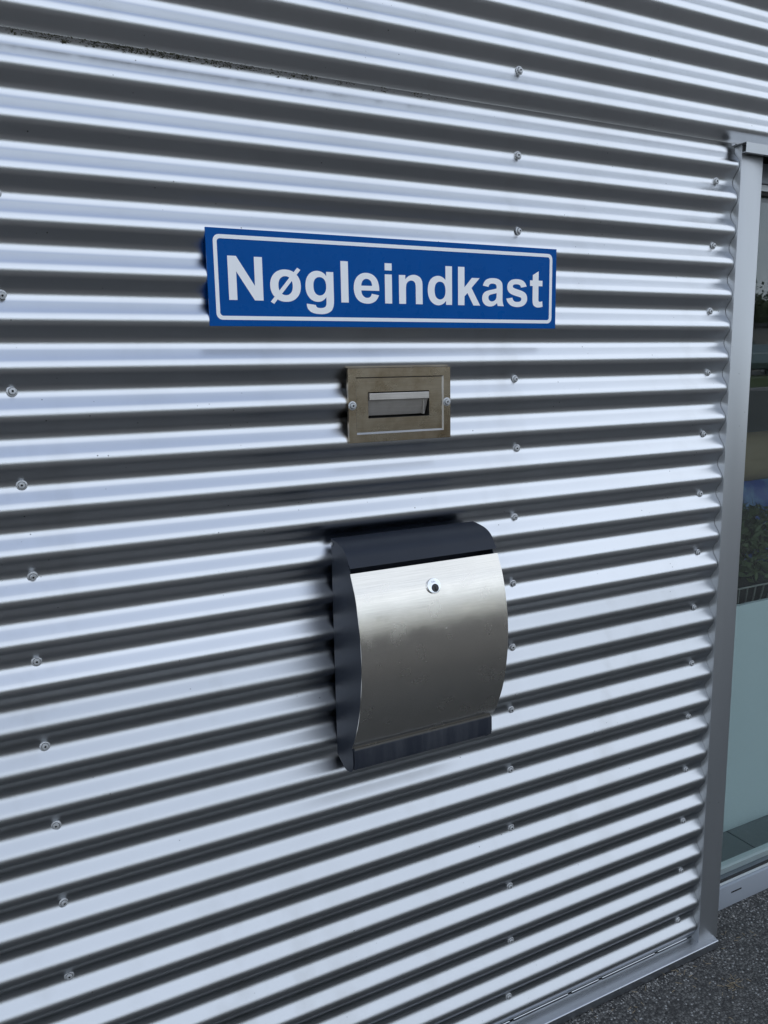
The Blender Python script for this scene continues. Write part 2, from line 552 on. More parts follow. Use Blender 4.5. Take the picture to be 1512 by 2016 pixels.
def screw(x, y, z, parent, tilt=7):
    o = bpy.data.objects.new('screw', SM)
    link(o, parent)
    o.scale = (0.93, 0.9, 0.93)
    o.location = (x + rnd.uniform(-.0035, .0035), y, z + G + rnd.uniform(-.0025, .0025))
    o.rotation_euler = (math.radians(rnd.uniform(-tilt, tilt) + 4), rnd.uniform(0, 6), math.radians(rnd.uniform(-tilt, tilt)))
    return o
XL = [0.0, -0.587, -1.585, -2.58, -3.58, -4.58]
for xi, x in enumerate(XL):
    for k in range(14):
        if k >= 7: screw(x, 0.0004, -0.152 * k, sh_low)
        elif x == -0.587 and k == 2: continue                     # behind the sign
        else: screw(x, -0.0018, -0.152 * k, sh_mid)
for x in (-0.587, -1.585, -2.58, 0.41, 1.41, 2.41):
    for k in range(4):
        screw(x, -0.0062, 0.160 + 0.152 * k, sh_up)

# core of the wall behind the sheets, roof and far walls of the building
core = MB()
core.box(-4.98, XR - 0.02, 0.045, 0.20, -2.06 + G, 2.0 + G)
core.box(XR - 0.02, 3.38, 0.047, 0.20, 0.10 + G, 2.0 + G)
core.build('wall_core', m_back, bld)
shell = MB()
shell.box(-5.0, 3.4, 6.0, 6.2, 0, 2.05 + G)
shell.box(-5.0, -4.9, 0.205, 5.995, 0, 2.05 + G)
shell.box(3.3, 3.4, 0.205, 5.995, 0, 2.05 + G)
shell.build('rear_wall', m_post, bld)
MB().box(-5.05, 3.45, -0.04, 6.25, 2.055 + G, 2.13 + G).build('roof', m_post, bld)

# post between cladding and window: folded channel with a flange behind the sheets
XP0, XP1, YP = 0.0565, 0.133, -0.025
pb = MB()
pb.bbox(XP0, XP1, YP, 0.20, -2.066 + G, 0.0825 + G, 0.0016)
pb.box(-0.03, XP0 + 0.001, 0.0013, 0.0035, -2.05 + G, 0.08 + G)
pb.build('post', m_post, bld, True, 40)['label'] = 'flat grey metal post between the cladding and the window'
pb = MB(); pb.bbox(3.25, 3.395, YP, 0.20, -2.085 + G, 0.0825 + G, 0.0016)
pb.build('post', m_post, bld, True, 40)

# head flashing over the window: open ended channel
hb = MB()
zt, zb, yf, x0, x1 = 0.0835 + G, 0.0605 + G, -0.043, 0.0475, 3.39
hb.extr([(0.03, zt - 0.0012), (0.03, zt), (yf, zt), (yf - 0.0008, zt - 0.001), (yf - 0.0008, zb), (yf + 0.010, zb + 0.0005), (yf + 0.010, zb + 0.0015),
         (yf + 0.0006, zb + 0.0014), (yf + 0.0006, zt - 0.0012)], x0, x1)
hb.build('head_flashing', m_post, bld)

# base flashing: sloping ledge, bright arris, drip lip
fb = MB()
fb.extr([(0.03, -2.049 + G), (0.002, -2.0505 + G), *[(-0.0385 - 0.0035 * math.sin(math.radians(a_)), -2.0635 + G + 0.0035 * math.cos(math.radians(a_))) for a_ in (8, 24, 40, 56, 72, 88)], (-0.0425, -2.082 + G), (-0.0415, -2.082 + G), (-0.040, -2.064 + G), (0.002, -2.0525 + G), (0.03, -2.051 + G)], -5.0, 0.119)
fb.build('base_flashing', m_ledge, bld, True, 25)['label'] = 'sloping metal drip flashing along the foot of the cladding'
MB().box(-4.98, 0.117, -0.030, 0.19, 0.0 - 0.05, -2.0665 + G).build('plinth', m_back, bld)

hm = None
xh = -4.95
while xh < 0.02:
    ln = min(0.07 + 0.13 * ((xh * 7.3) % 1.0), 0.035 - xh)
    MB().bbox(xh, xh + ln, -0.0032, -0.0008, -2.0492 + G, -2.0472 + G, 0.0006, seg=1).build('edge_glint_strip', m_clad, sh_low)  # added strips standing in for light caught along the sheet's cut edge
    xh += ln + 0.012
# ---- window
yw = 0.070
wf = MB()
X0, X1 = XP1 + 0.001, 3.249
wf.bbox(X0, X1, yw, 0.15, -0.05, 0.072, 0.0015)                      # bottom rail
wf.bbox(X0, X1, yw + 0.004, 0.15, 0.030 + G, 0.080 + G, 0.0015)      # head rail
wf.bbox(X0, X0 + 0.035, yw + 0.002, 0.148, 0.0725, 0.029 + G, 0.0015)
wf.bbox(X1 - 0.04, X1, yw + 0.002, 0.148, 0.0725, 0.029 + G, 0.0015)
win = wf.build('window', m_frame, bld, True, 40)
win['label'] = 'tall shop window with grey aluminium frame reaching to the paving'
MB().bbox(0.306, 0.352, yw - 0.0006, yw + 0.003, 0.0415, 0.0465, 0.0004).build('drain_slot', m_black, win)
MB().box(X0 + 0.035, X1 - 0.04, yw + 0.012, yw + 0.02, 0.0725, 0.0845).build('gasket', m_seal, win)
MB().bbox(X0 + 0.035, X1 - 0.04, yw + 0.008, yw + 0.0225, 0.0735, 0.0805, 0.001).build('glazing_bead', m_bead, win)
MB().bbox(X0 + 0.035, X1 - 0.04, yw + 0.0345, yw + 0.062, 0.085, 0.104, 0.001).build('glazing_bead', m_bead, win)
MB().box(X0 + 0.035, X1 - 0.04, yw + 0.012, yw + 0.03, 0.003 + G, 0.029 + G).build('gasket', m_seal, win)
MB().bbox(X0 + 0.035, X1 - 0.04, yw + 0.007, yw + 0.0115, 0.012 + G, 0.0285 + G, 0.0008).build('glazing_bead', m_post, win)
MB().box(X0 + 0.030, X1 - 0.036, yw + 0.0235, yw + 0.0275, 0.086, 0.0285 + G).build('pane', m_glass, win)
MB().box(X0 + 0.030, X1 - 0.036, yw + 0.0435, yw + 0.0475, 0.1045, 0.0285 + G).build('pane', m_glass, win)

# ---- room behind the window
zf = -2.035 + G
MB().box(-0.3, 3.29, 0.206, 5.99, -0.05, zf - 0.0125).build('interior_floor', m_back, bld)
MB().box(-0.4, -0.3, 0.206, 5.99, 0, 2.0 + G).build('partition_wall', m_plaster, bld)
MB().box(-0.3, 3.29, 3.4, 3.5, 0, 2.0 + G).build('partition_wall', m_plaster, bld)
MB().box(-0.3, 3.29, 0.206, 3.4, 0.75 + G, 0.8 + G).build('interior_ceiling', m_plaster, bld)
tile = None
for i in range(6):
    for j in range(4):
        xa, ya = 0.02 + 0.545 * i, 0.155 + 0.6 * j
        if tile is None:
            tile = MB().bbox(0, 0.541, 0, 0.596, -0.012, 0, 0.0012, seg=1).build('floor_tile', m_tile, bld)
            o = tile
        else:
            o = bpy.data.objects.new('floor_tile', tile.data); link(o, bld)
        o.location = (xa, ya, zf + 0.0)

# ------------------------------------------------------------------ things behind the glass
bd = MB().bbox(0.15, 2.2, 0.30, 0.318, zf + 0.0005, -1.222 + G, 0.002)
o = bd.build('display_board', m_board)
tag(o, 'pale mint board standing on the floor behind the window pane', 'board')

M = Mat('blue_sack', (0.02, 0.06, 0.25), 0.4)
M.color(M.mix(M.rng(M.noise(7, 3), 0.45, 0.55, 0, 1), (0.015, 0.045, 0.22), (0.08, 0.16, 0.30)))
m_sack = M.m
m_tan = Mat('tan_sack', (0.26, 0.19, 0.11), 0.7).m
m_wood = Mat('dark_table_wood', (0.06, 0.045, 0.035), 0.6).m
m_wire = Mat('wire', (0.35, 0.34, 0.31), 0.4).m

tbl = tag(empty('display_table', (1.2, 0.75, zf)), 'dark wooden table inside the shop behind the pale board', 'table')
zt_ = -1.34 + G
MB().bbox(-0.75, 0.75, -0.36, 0.50, zt_ - zf - 0.03, zt_ - zf, 0.004).build('table_top', m_wood, tbl)
for sx in (-0.7, 0.7):
    for sy in (-0.31, 0.45):
        MB().bbox(sx - 0.025, sx + 0.025, sy - 0.025, sy + 0.025, 0.0, zt_ - zf - 0.03, 0.003).build('leg', m_wood, tbl)

def pillow(w, d, h, mat, name, parent, z0):
    bm = bmesh.new()
    bmesh.ops.create_grid(bm, x_segments=14, y_segments=14, size=0.5)
    bmesh.ops.translate(bm, verts=bm.verts, vec=(0, 0, 0))
    top = [v.co.copy() for v in bm.verts]
    fs = [[v.index for v in f.verts] for f in bm.faces]
    bm.free()
    n = len(top)
    V = []
    for s in (1, -1):
        for c in top:
            t = max(0.0, (1 - abs(c.x * 2) ** 3) * (1 - abs(c.y * 2) ** 3)) ** 0.45
            wr = 0.02 * noise.noise((c.x * 9, c.y * 9, s * 3.0))
            V.append((c.x * w, -s * (d / 2 * t + wr * t), z0 + (c.y + 0.5) * h))
    F = fs + [[i + n for i in reversed(f)] for f in fs]
    return mesh(name, V, F, mat, parent, True)
sk = tag(empty('bagged_goods', (1.42, 0.98, zt_)), 'blue and tan sack standing upright on the table behind the glass', 'sack')
pillow(0.62, 0.2, 0.42, m_sack, 'sack_body', sk, 0.0)
pillow(0.58, 0.17, 0.22, m_tan, 'sack_top', sk, 0.385)

pl = tag(empty('potted_plant', (0.98, 0.62, zt_)), 'bushy green plant in a wire basket behind the glass', 'plant')
rp = random.Random(11)
lv = MB()
for i in range(1500):
    a = rp.uniform(0, 6.283); e = rp.uniform(-0.1, 1.4); rr = rp.uniform(0.3, 1) ** 0.6
    c = Vector((math.cos(a) * math.cos(e) * 0.23, math.sin(a) * math.cos(e) * 0.16, 0.13 + math.sin(e) * 0.24)) * 1
    c = Vector((c.x * rr, c.y * rr, 0.11 + (c.z - 0.11) * rr))
    d = Vector((rp.gauss(0, 1), rp.gauss(0, 1), rp.gauss(0.4, 1))).normalized()
    s_ = d.orthogonal().normalized() * rp.uniform(0.005, 0.010)
    L_ = rp.uniform(0.03, 0.06)
    lv.add([c, c + d * L_ * 0.5 + s_, c + d * L_, c + d * L_ * 0.5 - s_], [[0, 1, 2, 3]])
lv.build('foliage', m_leaf, pl)
st = MB()
for i in range(7):
    a = i * 0.9
    st.tube([(0, 0, 0.06), (math.cos(a) * 0.05, math.sin(a) * 0.04, 0.16), (math.cos(a) * 0.13, math.sin(a) * 0.09, 0.28)], 0.004, 5)
st.build('stem', m_bark, pl)
MB().extr([(-0.09, 0.12), (-0.075, 0.004), (0.075, 0.004), (0.09, 0.12)], -0.15, 0.15).build('pot', m_black, pl)
wb = MB()
for i in range(9):
    x = -0.18 + 0.045 * i
    wb.tube([(x * 0.85, -0.10, 0.006), (x, -0.125, 0.095)], 0.003, 6)
for z, k in ((0.012, 0.87), (0.095, 1.0)):
    wb.tube([(-0.19 * k, -0.126 * k ** 0.4, z), (0.19 * k, -0.126 * k ** 0.4, z)], 0.0032, 6)
    wb.tube([(-0.19 * k, 0.12, z), (0.19 * k, 0.12, z)], 0.0032, 6)
    for sx in (-1, 1): wb.tube([(sx * 0.19 * k, -0.126, z), (sx * 0.19 * k, 0.12, z)], 0.0032, 6)
wb.build('wire_basket', m_wire, pl)

# ------------------------------------------------------------------ moss in the joint of the sheets
ms = MB()
rm = random.Random(7)
for i in range(6000):
    x = -1.62 + 0.90 * rm.random()
    dens = max(0, noise.noise((x * 5, 0.3, 1.0)) * 0.8 + 0.45 + 0.5 * noise.noise((x * 26, 4, 2)))
    if rm.random() > dens: continue
    if x > -0.98 and rm.random() < (x + 0.98) / 0.24: continue
    q = rm.random()
    if q < 0.45:      # packed in the gap
        z = 0.0862 - rm.random() * 0.0016; y = -0.0010 - rm.random() * 0.0055
    elif q < 0.72:    # clinging to the lower edge of the sheet above
        z = 0.0865 + abs(rm.gauss(0, 0.0012)); y = -0.0071
    else:             # threads hanging on the sheet below
        z = 0.0850 - abs(rm.gauss(0, 0.0022)); y = -0.0040
    c = Vector((x, y, z + G)); s_ = rm.uniform(0.0004, 0.0013)
    pts = [c + Vector((rm.gauss(0, 1) * 1.5, rm.gauss(0, 0.35), rm.gauss(0, 0.8))) * s_ for _ in range(4)]
    ms.add(pts, [[0, 1, 2], [0, 3, 1], [1, 3, 2], [0, 2, 3]])
# a crumb of dirt on the ridge below the joint
for i in range(12):
    c = Vector((-1.4635 + rm.gauss(0, 0.0016), -0.0045, 0.0805 + G + rm.gauss(0, 0.0018)))
    pts = [c + Vector((rm.gauss(0, 1), rm.gauss(0, 0.6), rm.gauss(0, 1))) * 0.0014 for _ in range(4)]
    ms.add(pts, [[0, 1, 2], [0, 3, 1], [1, 3, 2], [0, 2, 3]])
tag(ms.build('seam_moss', m_moss), 'dark moss and dirt caught in the joint under the upper sheet', 'moss', kind='stuff')

# ------------------------------------------------------------------ dry bits of grass and grit on the paving
m_straw = Mat('dry_straw', (0.24, 0.19, 0.12), 0.9).m
m_grit = Mat('grit', (0.30, 0.29, 0.27), 0.9).m
rd = random.Random(21)
st_ = MB()
for cx, cy, n_, sp in ((0.03, -0.16, 26, 0.020), (-0.10, -0.25, 9, 0.016), (0.20, -0.02, 8, 0.03), (-0.05, -0.075, 16, 0.05), (-0.30, -0.072, 14, 0.06)):
    for i in range(n_):
        p = Vector((cx + rd.gauss(0, sp * 1.3), min(cy + rd.gauss(0, sp * 0.6), -0.05 if cx < 0.12 else 9), 0.003 + rd.random() * 0.003))
        a = rd.uniform(0, 6.28); L_ = rd.uniform(0.006, 0.018)
        st_.tube([p, p + Vector((math.cos(a) * L_, math.sin(a) * L_, rd.uniform(-0.001, 0.003)))], 0.0008, 4)
tag(st_.build('dry_grass_bits', m_straw), 'dry straw coloured bits of grass lying on the asphalt', 'debris', kind='stuff')
gr = MB()
for i in range(700):
    if i < 450: p = Vector((rd.uniform(-0.9, 0.11), -0.045 - abs(rd.gauss(0, 0.02)), 0.001))
    else: p = Vector((rd.uniform(0.13, 0.9), 0.066 - abs(rd.gauss(0, 0.025)), 0.001))
    q_ = rd.uniform(0.001, 0.0028)
    pts = [p + Vector((rd.gauss(0, 1), rd.gauss(0, 1), abs(rd.gauss(0, 0.7)))) * q_ for _ in range(4)]
    gr.add(pts, [[0, 1, 2], [0, 3, 1], [1, 3, 2], [0, 2, 3]])
tag(gr.build('loose_grit', m_grit), 'loose grit gathered along the foot of the wall', 'grit', kind='stuff')

# ------------------------------------------------------------------ the sign
GL = {
 'N': (1479, 'M152 0V1466H440L1040 487V1466H1315V0H1018L427 956V0Z'),
 'g': (1251, 'M121 -70L442 -109Q450 -165 479 -186Q519 -216 605 -216Q715 -216 770 -183Q807 -161 826 -112Q839 -77 839 17V172Q713 0 521 0Q307 0 182 181Q84 324 84 537Q84 804 212.5 945T532 1086Q729 1086 857 913V1062H1120V109Q1120 -79 1089 -172T1002 -318T852.5 -401T616 -431Q341 -431 226 -336.5T111 -97Q111 -83 112 -70ZM372 553Q372 384 437.5 305.5T599 227Q702 227 773 307.5T844 546Q844 711 776 791T604 871Q503 871 437.5 792.5T372 553Z'),
 'l': (569, 'M147 0V1466H428V0Z'),
 'e': (1139, 'M762 338L1042 291Q988 137 871.5 56.5T580 -24Q303 -24 170 157Q65 302 65 523Q65 787 203 936.5T552 1086Q789 1086 926 929.5T1057 450H353Q356 325 421 255.5T583 186Q649 186 694 222T762 338ZM778 622Q775 744 715 807.5T569 871Q477 871 417 804T358 622Z'),
 'i': (569, 'M147 1206V1466H428V1206ZM147 0V1062H428V0Z'),
 'n': (1251, 'M1113 0H832V542Q832 714 814 764.5T755.5 843T657 871Q584 871 526 831T446.5 725T425 481V0H144V1062H405V906Q544 1086 755 1086Q848 1086 925 1052.5T1041.5 967T1097.5 849T1113 660Z'),
 'd': (1251, 'M1121 0H860V156Q795 65 706.5 20.5T528 -24Q345 -24 214.5 123.5T84 535Q84 805 211 945.5T532 1086Q710 1086 840 938V1466H1121ZM371 554Q371 384 418 308Q486 198 608 198Q705 198 773 280.5T841 527Q841 710 775 790.5T606 871Q506 871 438.5 791.5T371 554Z'),
 'k': (1139, 'M136 0V1466H417V688L746 1062H1092L729 674L1118 0H815L548 477L417 340V0Z'),
 'a': (1139, 'M357 738L102 784Q145 938 250 1012T562 1086Q750 1086 842 1041.5T971.5 928.5T1009 675L1006 347Q1006 208 1019.5 142T1070 0H792Q781 28 765 83Q758 108 755 116Q683 46 601 11T426 -24Q262 -24 167.5 65T73 290Q73 380 116 450.5T236.5 558.5T458 624Q656 661 732 693V721Q732 803 692 838T540 873Q464 873 421.5 843.5T357 738ZM733 510Q679 492 562 467T409 418Q354 379 354 319Q354 260 398 217T510 174Q586 174 655 224Q706 262 722 317Q733 353 733 454Z'),
 's': (1139, 'M48 303L330 346Q348 264 403 221.5T557 179Q666 179 721 219Q758 247 758 294Q758 326 738 347Q717 367 644 384Q304 459 213 521Q87 607 87 760Q87 898 196 992T534 1086Q752 1086 858 1015T1004 805L739 756Q724 818 675 851T538 884Q426 884 378 853Q345 831 345 796Q345 766 373 745Q411 717 635.5 666T949 541Q1037 460 1037 315Q1037 176 917 76T557 -24Q339 -24 212 64.5T48 303Z'),
 't': (682, 'M634 1062V838H442V410Q442 280 447.5 258.5T472.5 223T520 209Q559 209 633 236L657 18Q559 -24 435 -24Q359 -24 298 1.5T208.5 67.5T169 177Q160 225 160 371V838H31V1062H160V1273L442 1437V1062Z'),
 'o': (1251, 'M84 531Q84 780 235 933T626 1086Q868 1086 1018 933T1168 531Q1168 282 1017 129T626 -24Q384 -24 234 129T84 531ZM372 531Q372 369 445 287T626 205Q733 205 806 287T879 531Q879 694 806 775.5T626 857Q518 857 445 775T372 531Z'),
 '/': (0, 'M84 -30L196 -106L1168 1090L1056 1166Z'),
}
import re
def outline(path):
    toks = re.findall(r'[A-Z]|-?\d+\.?\d*', path)
    i = 0; cmd = None; cur = (0, 0); ctl = None; polys = []; P = []
    def num():
        nonlocal i
        v = float(toks[i]); i += 1
        return v
    while i < len(toks):
        if toks[i].isalpha():
            cmd = toks[i]; i += 1
            if cmd == 'Z':
                polys.append(P); P = []; continue
        if cmd == 'M': cur = (num(), num()); P = [cur]; ctl = None; cmd = 'L'
        elif cmd == 'L': cur = (num(), num()); P.append(cur); ctl = None
        elif cmd == 'H': cur = (num(), cur[1]); P.append(cur); ctl = None
        elif cmd == 'V': cur = (cur[0], num()); P.append(cur); ctl = None
        elif cmd in 'QT':
            if cmd == 'Q': c = (num(), num())
            else: c = (2 * cur[0] - ctl[0], 2 * cur[1] - ctl[1]) if ctl else cur
            e = (num(), num())
            for k in range(1, 6):
                t = k / 5
                P.append(((1 - t) ** 2 * cur[0] + 2 * t * (1 - t) * c[0] + t * t * e[0], (1 - t) ** 2 * cur[1] + 2 * t * (1 - t) * c[1] + t * t * e[1]))
            cur = e; ctl = c
    for q in polys:
        if (q[0][0] - q[-1][0]) ** 2 + (q[0][1] - q[-1][1]) ** 2 < 1: q.pop()
    return polys

def flat(name, polys, mat, parent, y, th=0.00025):
    """filled outline (x,z polygons, holes by even-odd) as a thin film standing in the wall plane, front at y"""
    cu = bpy.data.curves.new(name, 'CURVE')
    cu.dimensions = '2D'; cu.fill_mode = 'BOTH'; cu.extrude = th / 2
    for P in polys:
        sp = cu.splines.new('POLY')
        sp.points.add(len(P) - 1)
        for k, (a, b_) in enumerate(P): sp.points[k].co = (a, b_, 0, 1)
        sp.use_cyclic_u = True
    tmp = bpy.data.objects.new('tmp_curve', cu)
    C.objects.link(tmp)
    dg = bpy.context.evaluated_depsgraph_get()
    me = bpy.data.meshes.new_from_object(tmp.evaluated_get(dg))
    bpy.data.objects.remove(tmp); bpy.data.curves.remove(cu)
    for v in me.vertices:
        x, z, q = v.co
        v.co = (x, y + th / 2 - q, z)
    me.name = name
    me.materials.clear(); me.materials.append(mat)
    return link(bpy.data.objects.new(name, me), parent)

def rrect(x0, x1, z0, z1, r, n=6):
    o = []
    for cx, cz, a0 in ((x1 - r, z1 - r, 0), (x0 + r, z1 - r, 90), (x0 + r, z0 + r, 180), (x1 - r, z0 + r, 270)):
        for k in range(n + 1):
            a = math.radians(a0 + 90 * k / n)
            o.append((cx + r * math.cos(a), cz + r * math.sin(a)))
    return o

sx0, sx1, sz0, sz1 = -1.2612, -0.4978, -0.3510 + G, -0.1850 + G
sign = tag(empty('text_sign', ((sx0 + sx1) / 2, -0.02, sz0)), 'blue rectangular sign with white border reading Nøgleindkast', 'sign')
ox, oy, oz = sign.location
YF = -0.0220
MB().bbox(sx0 - ox, sx1 - ox, YF - oy, -0.0186 - oy, 0, sz1 - sz0, 0.0005).build('plate', m_blue, sign)
def loc(P): return [(x - ox, z - oz) for x, z in P]
bx0, bx1, bz0, bz1 = -1.2488, -0.5092, -0.3400 + G, -0.1957 + G
flat('border', [loc(rrect(bx0, bx1, bz0, bz1, 0.011)), loc(rrect(bx0 + .0068, bx1 - .0068, bz0 + .0068, bz1 - .0068, 0.006))], m_white, sign, YF - oy - 0.00032)
word = ['N', 'o/', 'g', 'l', 'e', 'i', 'n', 'd', 'k', 'a', 's', 't']
tw = sum(GL[c[0]][0] for c in word)
x_left, x_right = -1.2246, -0.5335
sxk = (x_right - x_left) / (tw - 152 - 25)
szk = 0.0750 / 1466
zb_ = -0.3058 + G
pen = x_left - 152 * sxk
for c in word:
    for j, ch in enumerate(c):
        polys = [[(pen + x * sxk - ox, zb_ + z * szk - oz) for x, z in P] for P in outline(GL[ch][1])]
        flat('letter' if j == 0 else 'letter_stroke', polys, m_white, sign, YF - oy - 0.00032 - 0.0001 * j)
    pen += GL[c[0]][0] * sxk

# ------------------------------------------------------------------ key drop slot
kx0, kx1, kz0, kz1 = -1.0000, -0.7695, -0.5715 + G, -0.4278 + G
slot = tag(empty('key_drop_slot', ((kx0 + kx1) / 2, -0.02, kz0)), 'tarnished steel key slot with a recessed flap, screwed to the wall below the sign', 'key slot')
ox, oy, oz = slot.location
def ring(mb, a, b, ya, yb, mi=0):
    """rectangular ring between rect a (x0,x1,z0,z1) at ya and rect b at yb"""
    A = [(a[0], ya, a[2]), (a[1], ya, a[2]), (a[1], ya, a[3]), (a[0], ya, a[3])]
    B = [(b[0], yb, b[2]), (b[1], yb, b[2]), (b[1], yb, b[3]), (b[0], yb, b[3])]
    mb.add(A + B, [[0, 1, 5, 4], [1, 2, 6, 5], [2, 3, 7, 6], [3, 0, 4, 7]], mi)
def R(x0, x1, z0, z1, i=0.0): return (x0 - ox + i, x1 - ox - i, z0 + i - oz, z1 - i - oz)
O_ = (kx0, kx1, kz0, kz1)
I_ = (-0.9822, -0.7878, -0.5523 + G, -0.4470 + G)
H_ = (-0.9562, -0.8180, -0.5250 + G, -0.4745 + G)
yF, yP = -0.0262 - oy, -0.0230 - oy
fr = MB()
ring(fr, R(*O_), R(*O_), -0.0188 - oy, yF + 0.0006)
ring(fr, R(*O_), R(*O_, 0.0006), yF + 0.0006, yF)
IC = (I_[0] - 0.0018, I_[1] + 0.0018, I_[2] - 0.0032, I_[3] + 0.0018)
ring(fr, R(*O_, 0.0006), R(*IC), yF, yF)
fr.build('frame', m_slot, slot)
ed = MB()
ring(ed, R(*IC), R(*I_, 0.0004), yF, yP + 0.0002)
ed.build('bevelled_edge', m_edge, slot)
pn = MB()
ring(pn, R(*I_, 0.0005), R(*H_, -0.0004), yP + 0.0002, yP + 0.0002)
ring(pn, R(*H_, -0.0004), R(*H_), yP + 0.0002, yP + 0.0006)
pn.build('recessed_panel', m_slot, slot)
wl = MB()
yB = 0.018 - oy
ring(wl, R(*H_), R(*H_), yP + 0.0006, yB)
h = R(*H_)
wl.add([(h[0], yB, h[2]), (h[1], yB, h[2]), (h[1], yB, h[3]), (h[0], yB, h[3])], [[0, 1, 2, 3]])
wl.build('slot_throat', m_throat, slot)
fl = MB()
zt2 = h[3] - 0.0022
fl.extr([(yP - 0.0028, zt2), (yP - 0.0034, zt2 - 0.001), (yP - 0.0036, zt2 - 0.0125), (yP - 0.0028, zt2 - 0.0132), (yP + 0.002, zt2 - 0.0132), (yP + 0.014, h[2] + 0.0045), (yP + 0.0165, h[2] + 0.0045),
         (yP + 0.006, zt2)], h[0] + 0.0014, h[1] - 0.0026)
fl.build('flap', m_slot_in, slot)
MB().box(h[1] - 0.0125, h[1] - 0.0115, yP + 0.002, yP + 0.012, h[2] + 0.004, zt2 - 0.014).build('flap_edge', m_slot_in, slot)
for x, z in ((-0.9925, -0.4990), (-0.7790, -0.4985)):
    s_ = screw(0, yF + 0.0002, 0, slot, 2)
    s_.location = (x - ox, yF + 0.0002, z + G - oz)
    s_.scale = (0.92, 0.8, 0.92)

# ------------------------------------------------------------------ mailbox
mbx = tag(empty('mailbox', (-0.875, 0, -1.226 + G)), 'wall mailbox with a curved brushed steel front and anthracite lid and sides', 'mailbox')
ox, oy, oz = mbx.location
def Q(p): return (p[0] - oy, p[1] + G - oz)
lidc = spline([(-0.0190, -0.7555), (-0.0430, -0.7580), (-0.0645, -0.7620), (-0.0800, -0.7685), (-0.0906, -0.7770), (-0.0985, -0.7880), (-0.1060, -0.7985)], 5)
frontc = spline([(-0.1062, -0.8085), (-0.1253, -0.8505), (-0.1390, -0.9041), (-0.1453, -0.9572), (-0.1437, -1.0134), (-0.1310, -1.0833), (-0.1095, -1.1383), (-0.0938, -1.1655)], 6)
BX0, BX1 = -1.0420 - ox, -0.7140 - ox
lid_in = offset(lidc, 0.0028)
fr_in = offset(frontc, 0.0022)
bottom = [(-0.0915, -1.1690), (-0.0935, -1.1705), (-0.0948, -1.1980), (-0.0925, -1.2090), (-0.0860, -1.2170), (-0.0780, -1.2215), (-0.0687, -1.2236), (-0.0580, -1.2240), (-0.0480, -1.2215), (-0.0185, -1.2070)]
side = lid_in[:-4] + [(-0.0965, -0.7965), (-0.1025, -0.8085)] + fr_in[1:] + bottom + [(-0.0185, -0.7585)]
body = MB()
for xa in (BX0, BX1 - 0.0014):
    body.extr([Q(p) for p in side], xa, xa + 0.0014)
inner = [lid_in[0]] + lid_in[4:-10] + [(-0.060, -0.7720), (-0.060, -0.8200), (-0.1020, -0.8220)] + [q for q in fr_in if q[1] < -0.83] + [(p[0] + 0.0015, p[1] + 0.0015) for p in bottom[1:-1]] + [(-0.0195, -1.2060)]
body.extr([Q(p) for p in inner], BX0 + 0.0015, BX1 - 0.0015)
body.build('body', m_anth, mbx, True, 30)
# the lid: bent sheet with a short turned end at the wall
ld = MB()
lo = lidc
li = offset(lidc, 0.0014)
ld.extr([Q(p) for p in lo] + [Q(p) for p in reversed(li)], -1.0434 - ox, -0.7095 - ox)
ld.build('lid', m_anth, mbx, True, 30)
hp = MB(); hp.tube([(-1.0445 - ox, -0.0235 - oy, -0.7655 + G - oz), (-1.0400 - ox, -0.0235 - oy, -0.7655 + G - oz)], 0.0032, 10)
hp.build('hinge_pin', m_screw, mbx)
# steel front with folded edges
fp = MB()
fi = offset(frontc, 0.0016)
fp.extr([Q(p) for p in frontc] + [Q(p) for p in reversed(fi)], -1.0432 - ox, -0.7075 - ox)
fp.build('front_panel', m_steel, mbx, True, 30)['label'] = 'bulging brushed stainless steel front'
# lower lip with a dusty ledge
lp = MB()
lip = [(-0.0905, -1.1672), (-0.0962, -1.1690), (-0.0972, -1.1700), (-0.0980, -1.1985), (-0.0955, -1.2100), (-0.0925, -1.2110), (-0.0938, -1.1985), (-0.0925, -1.1705)]
lp.extr([Q(p) for p in lip], BX0 + 0.0022, BX1 + 0.0008)
lp.build('lower_lip', m_lip, mbx, True, 30)
dl = MB(); dl.extr([Q(p) for p in [(-0.0920, -1.1669), (-0.0962, -1.1684), (-0.0962, -1.1690), (-0.0920, -1.1676)]], BX0 + 0.004, BX1)
dl.build('dust_strip', m_dust, mbx)
# lock
k = min(range(len(frontc)), key=lambda i: abs(frontc[i][1] + 0.8515))
ta = Vector(frontc[k + 1]) - Vector(frontc[k - 1])
nrm = Vector((0, ta.y, -ta.x)).normalized()
if nrm.y > 0: nrm = -nrm
rot = Vector((0, -1, 0)).rotation_difference(nrm).to_matrix().to_4x4()
def lathe_obj(name, prof, mats, fm, parent, seg=32):
    V = []; F = []; Mi = []
    for r, h_ in prof:
        for q in range(seg):
            a = 2 * math.pi * q / seg
            V.append((r * math.cos(a), -h_, r * math.sin(a)))
    for i in range(len(prof) - 1):
        for q in range(seg):
            F.append([i * seg + q, i * seg + (q + 1) % seg, (i + 1) * seg + (q + 1) % seg, (i + 1) * seg + q]); Mi.append(fm[i])
    F.append([(len(prof) - 1) * seg + q for q in range(seg)]); Mi.append(fm[-1])
    b_ = MB(); b_.v = V; b_.f = F; b_.m = Mi
    return b_.build(name, mats, parent, True, 25)
lock = lathe_obj('lock', [(0.0150, 0), (0.0152, 0.0035), (0.0147, 0.0044), (0.0138, 0.0046)], [m_chrome], [0] * 4, mbx)
yz = frontc[k]
lock.matrix_local = Matrix.Translation((-0.874 - ox, yz[0] - oy, yz[1] + G - oz)) @ rot
cyl = lathe_obj('lock_cylinder', [(0.0080, 0.0040), (0.0080, 0.0050), (0.0074, 0.0054), (0.0070, 0.0050)], [m_lockcore], [0] * 4, lock)
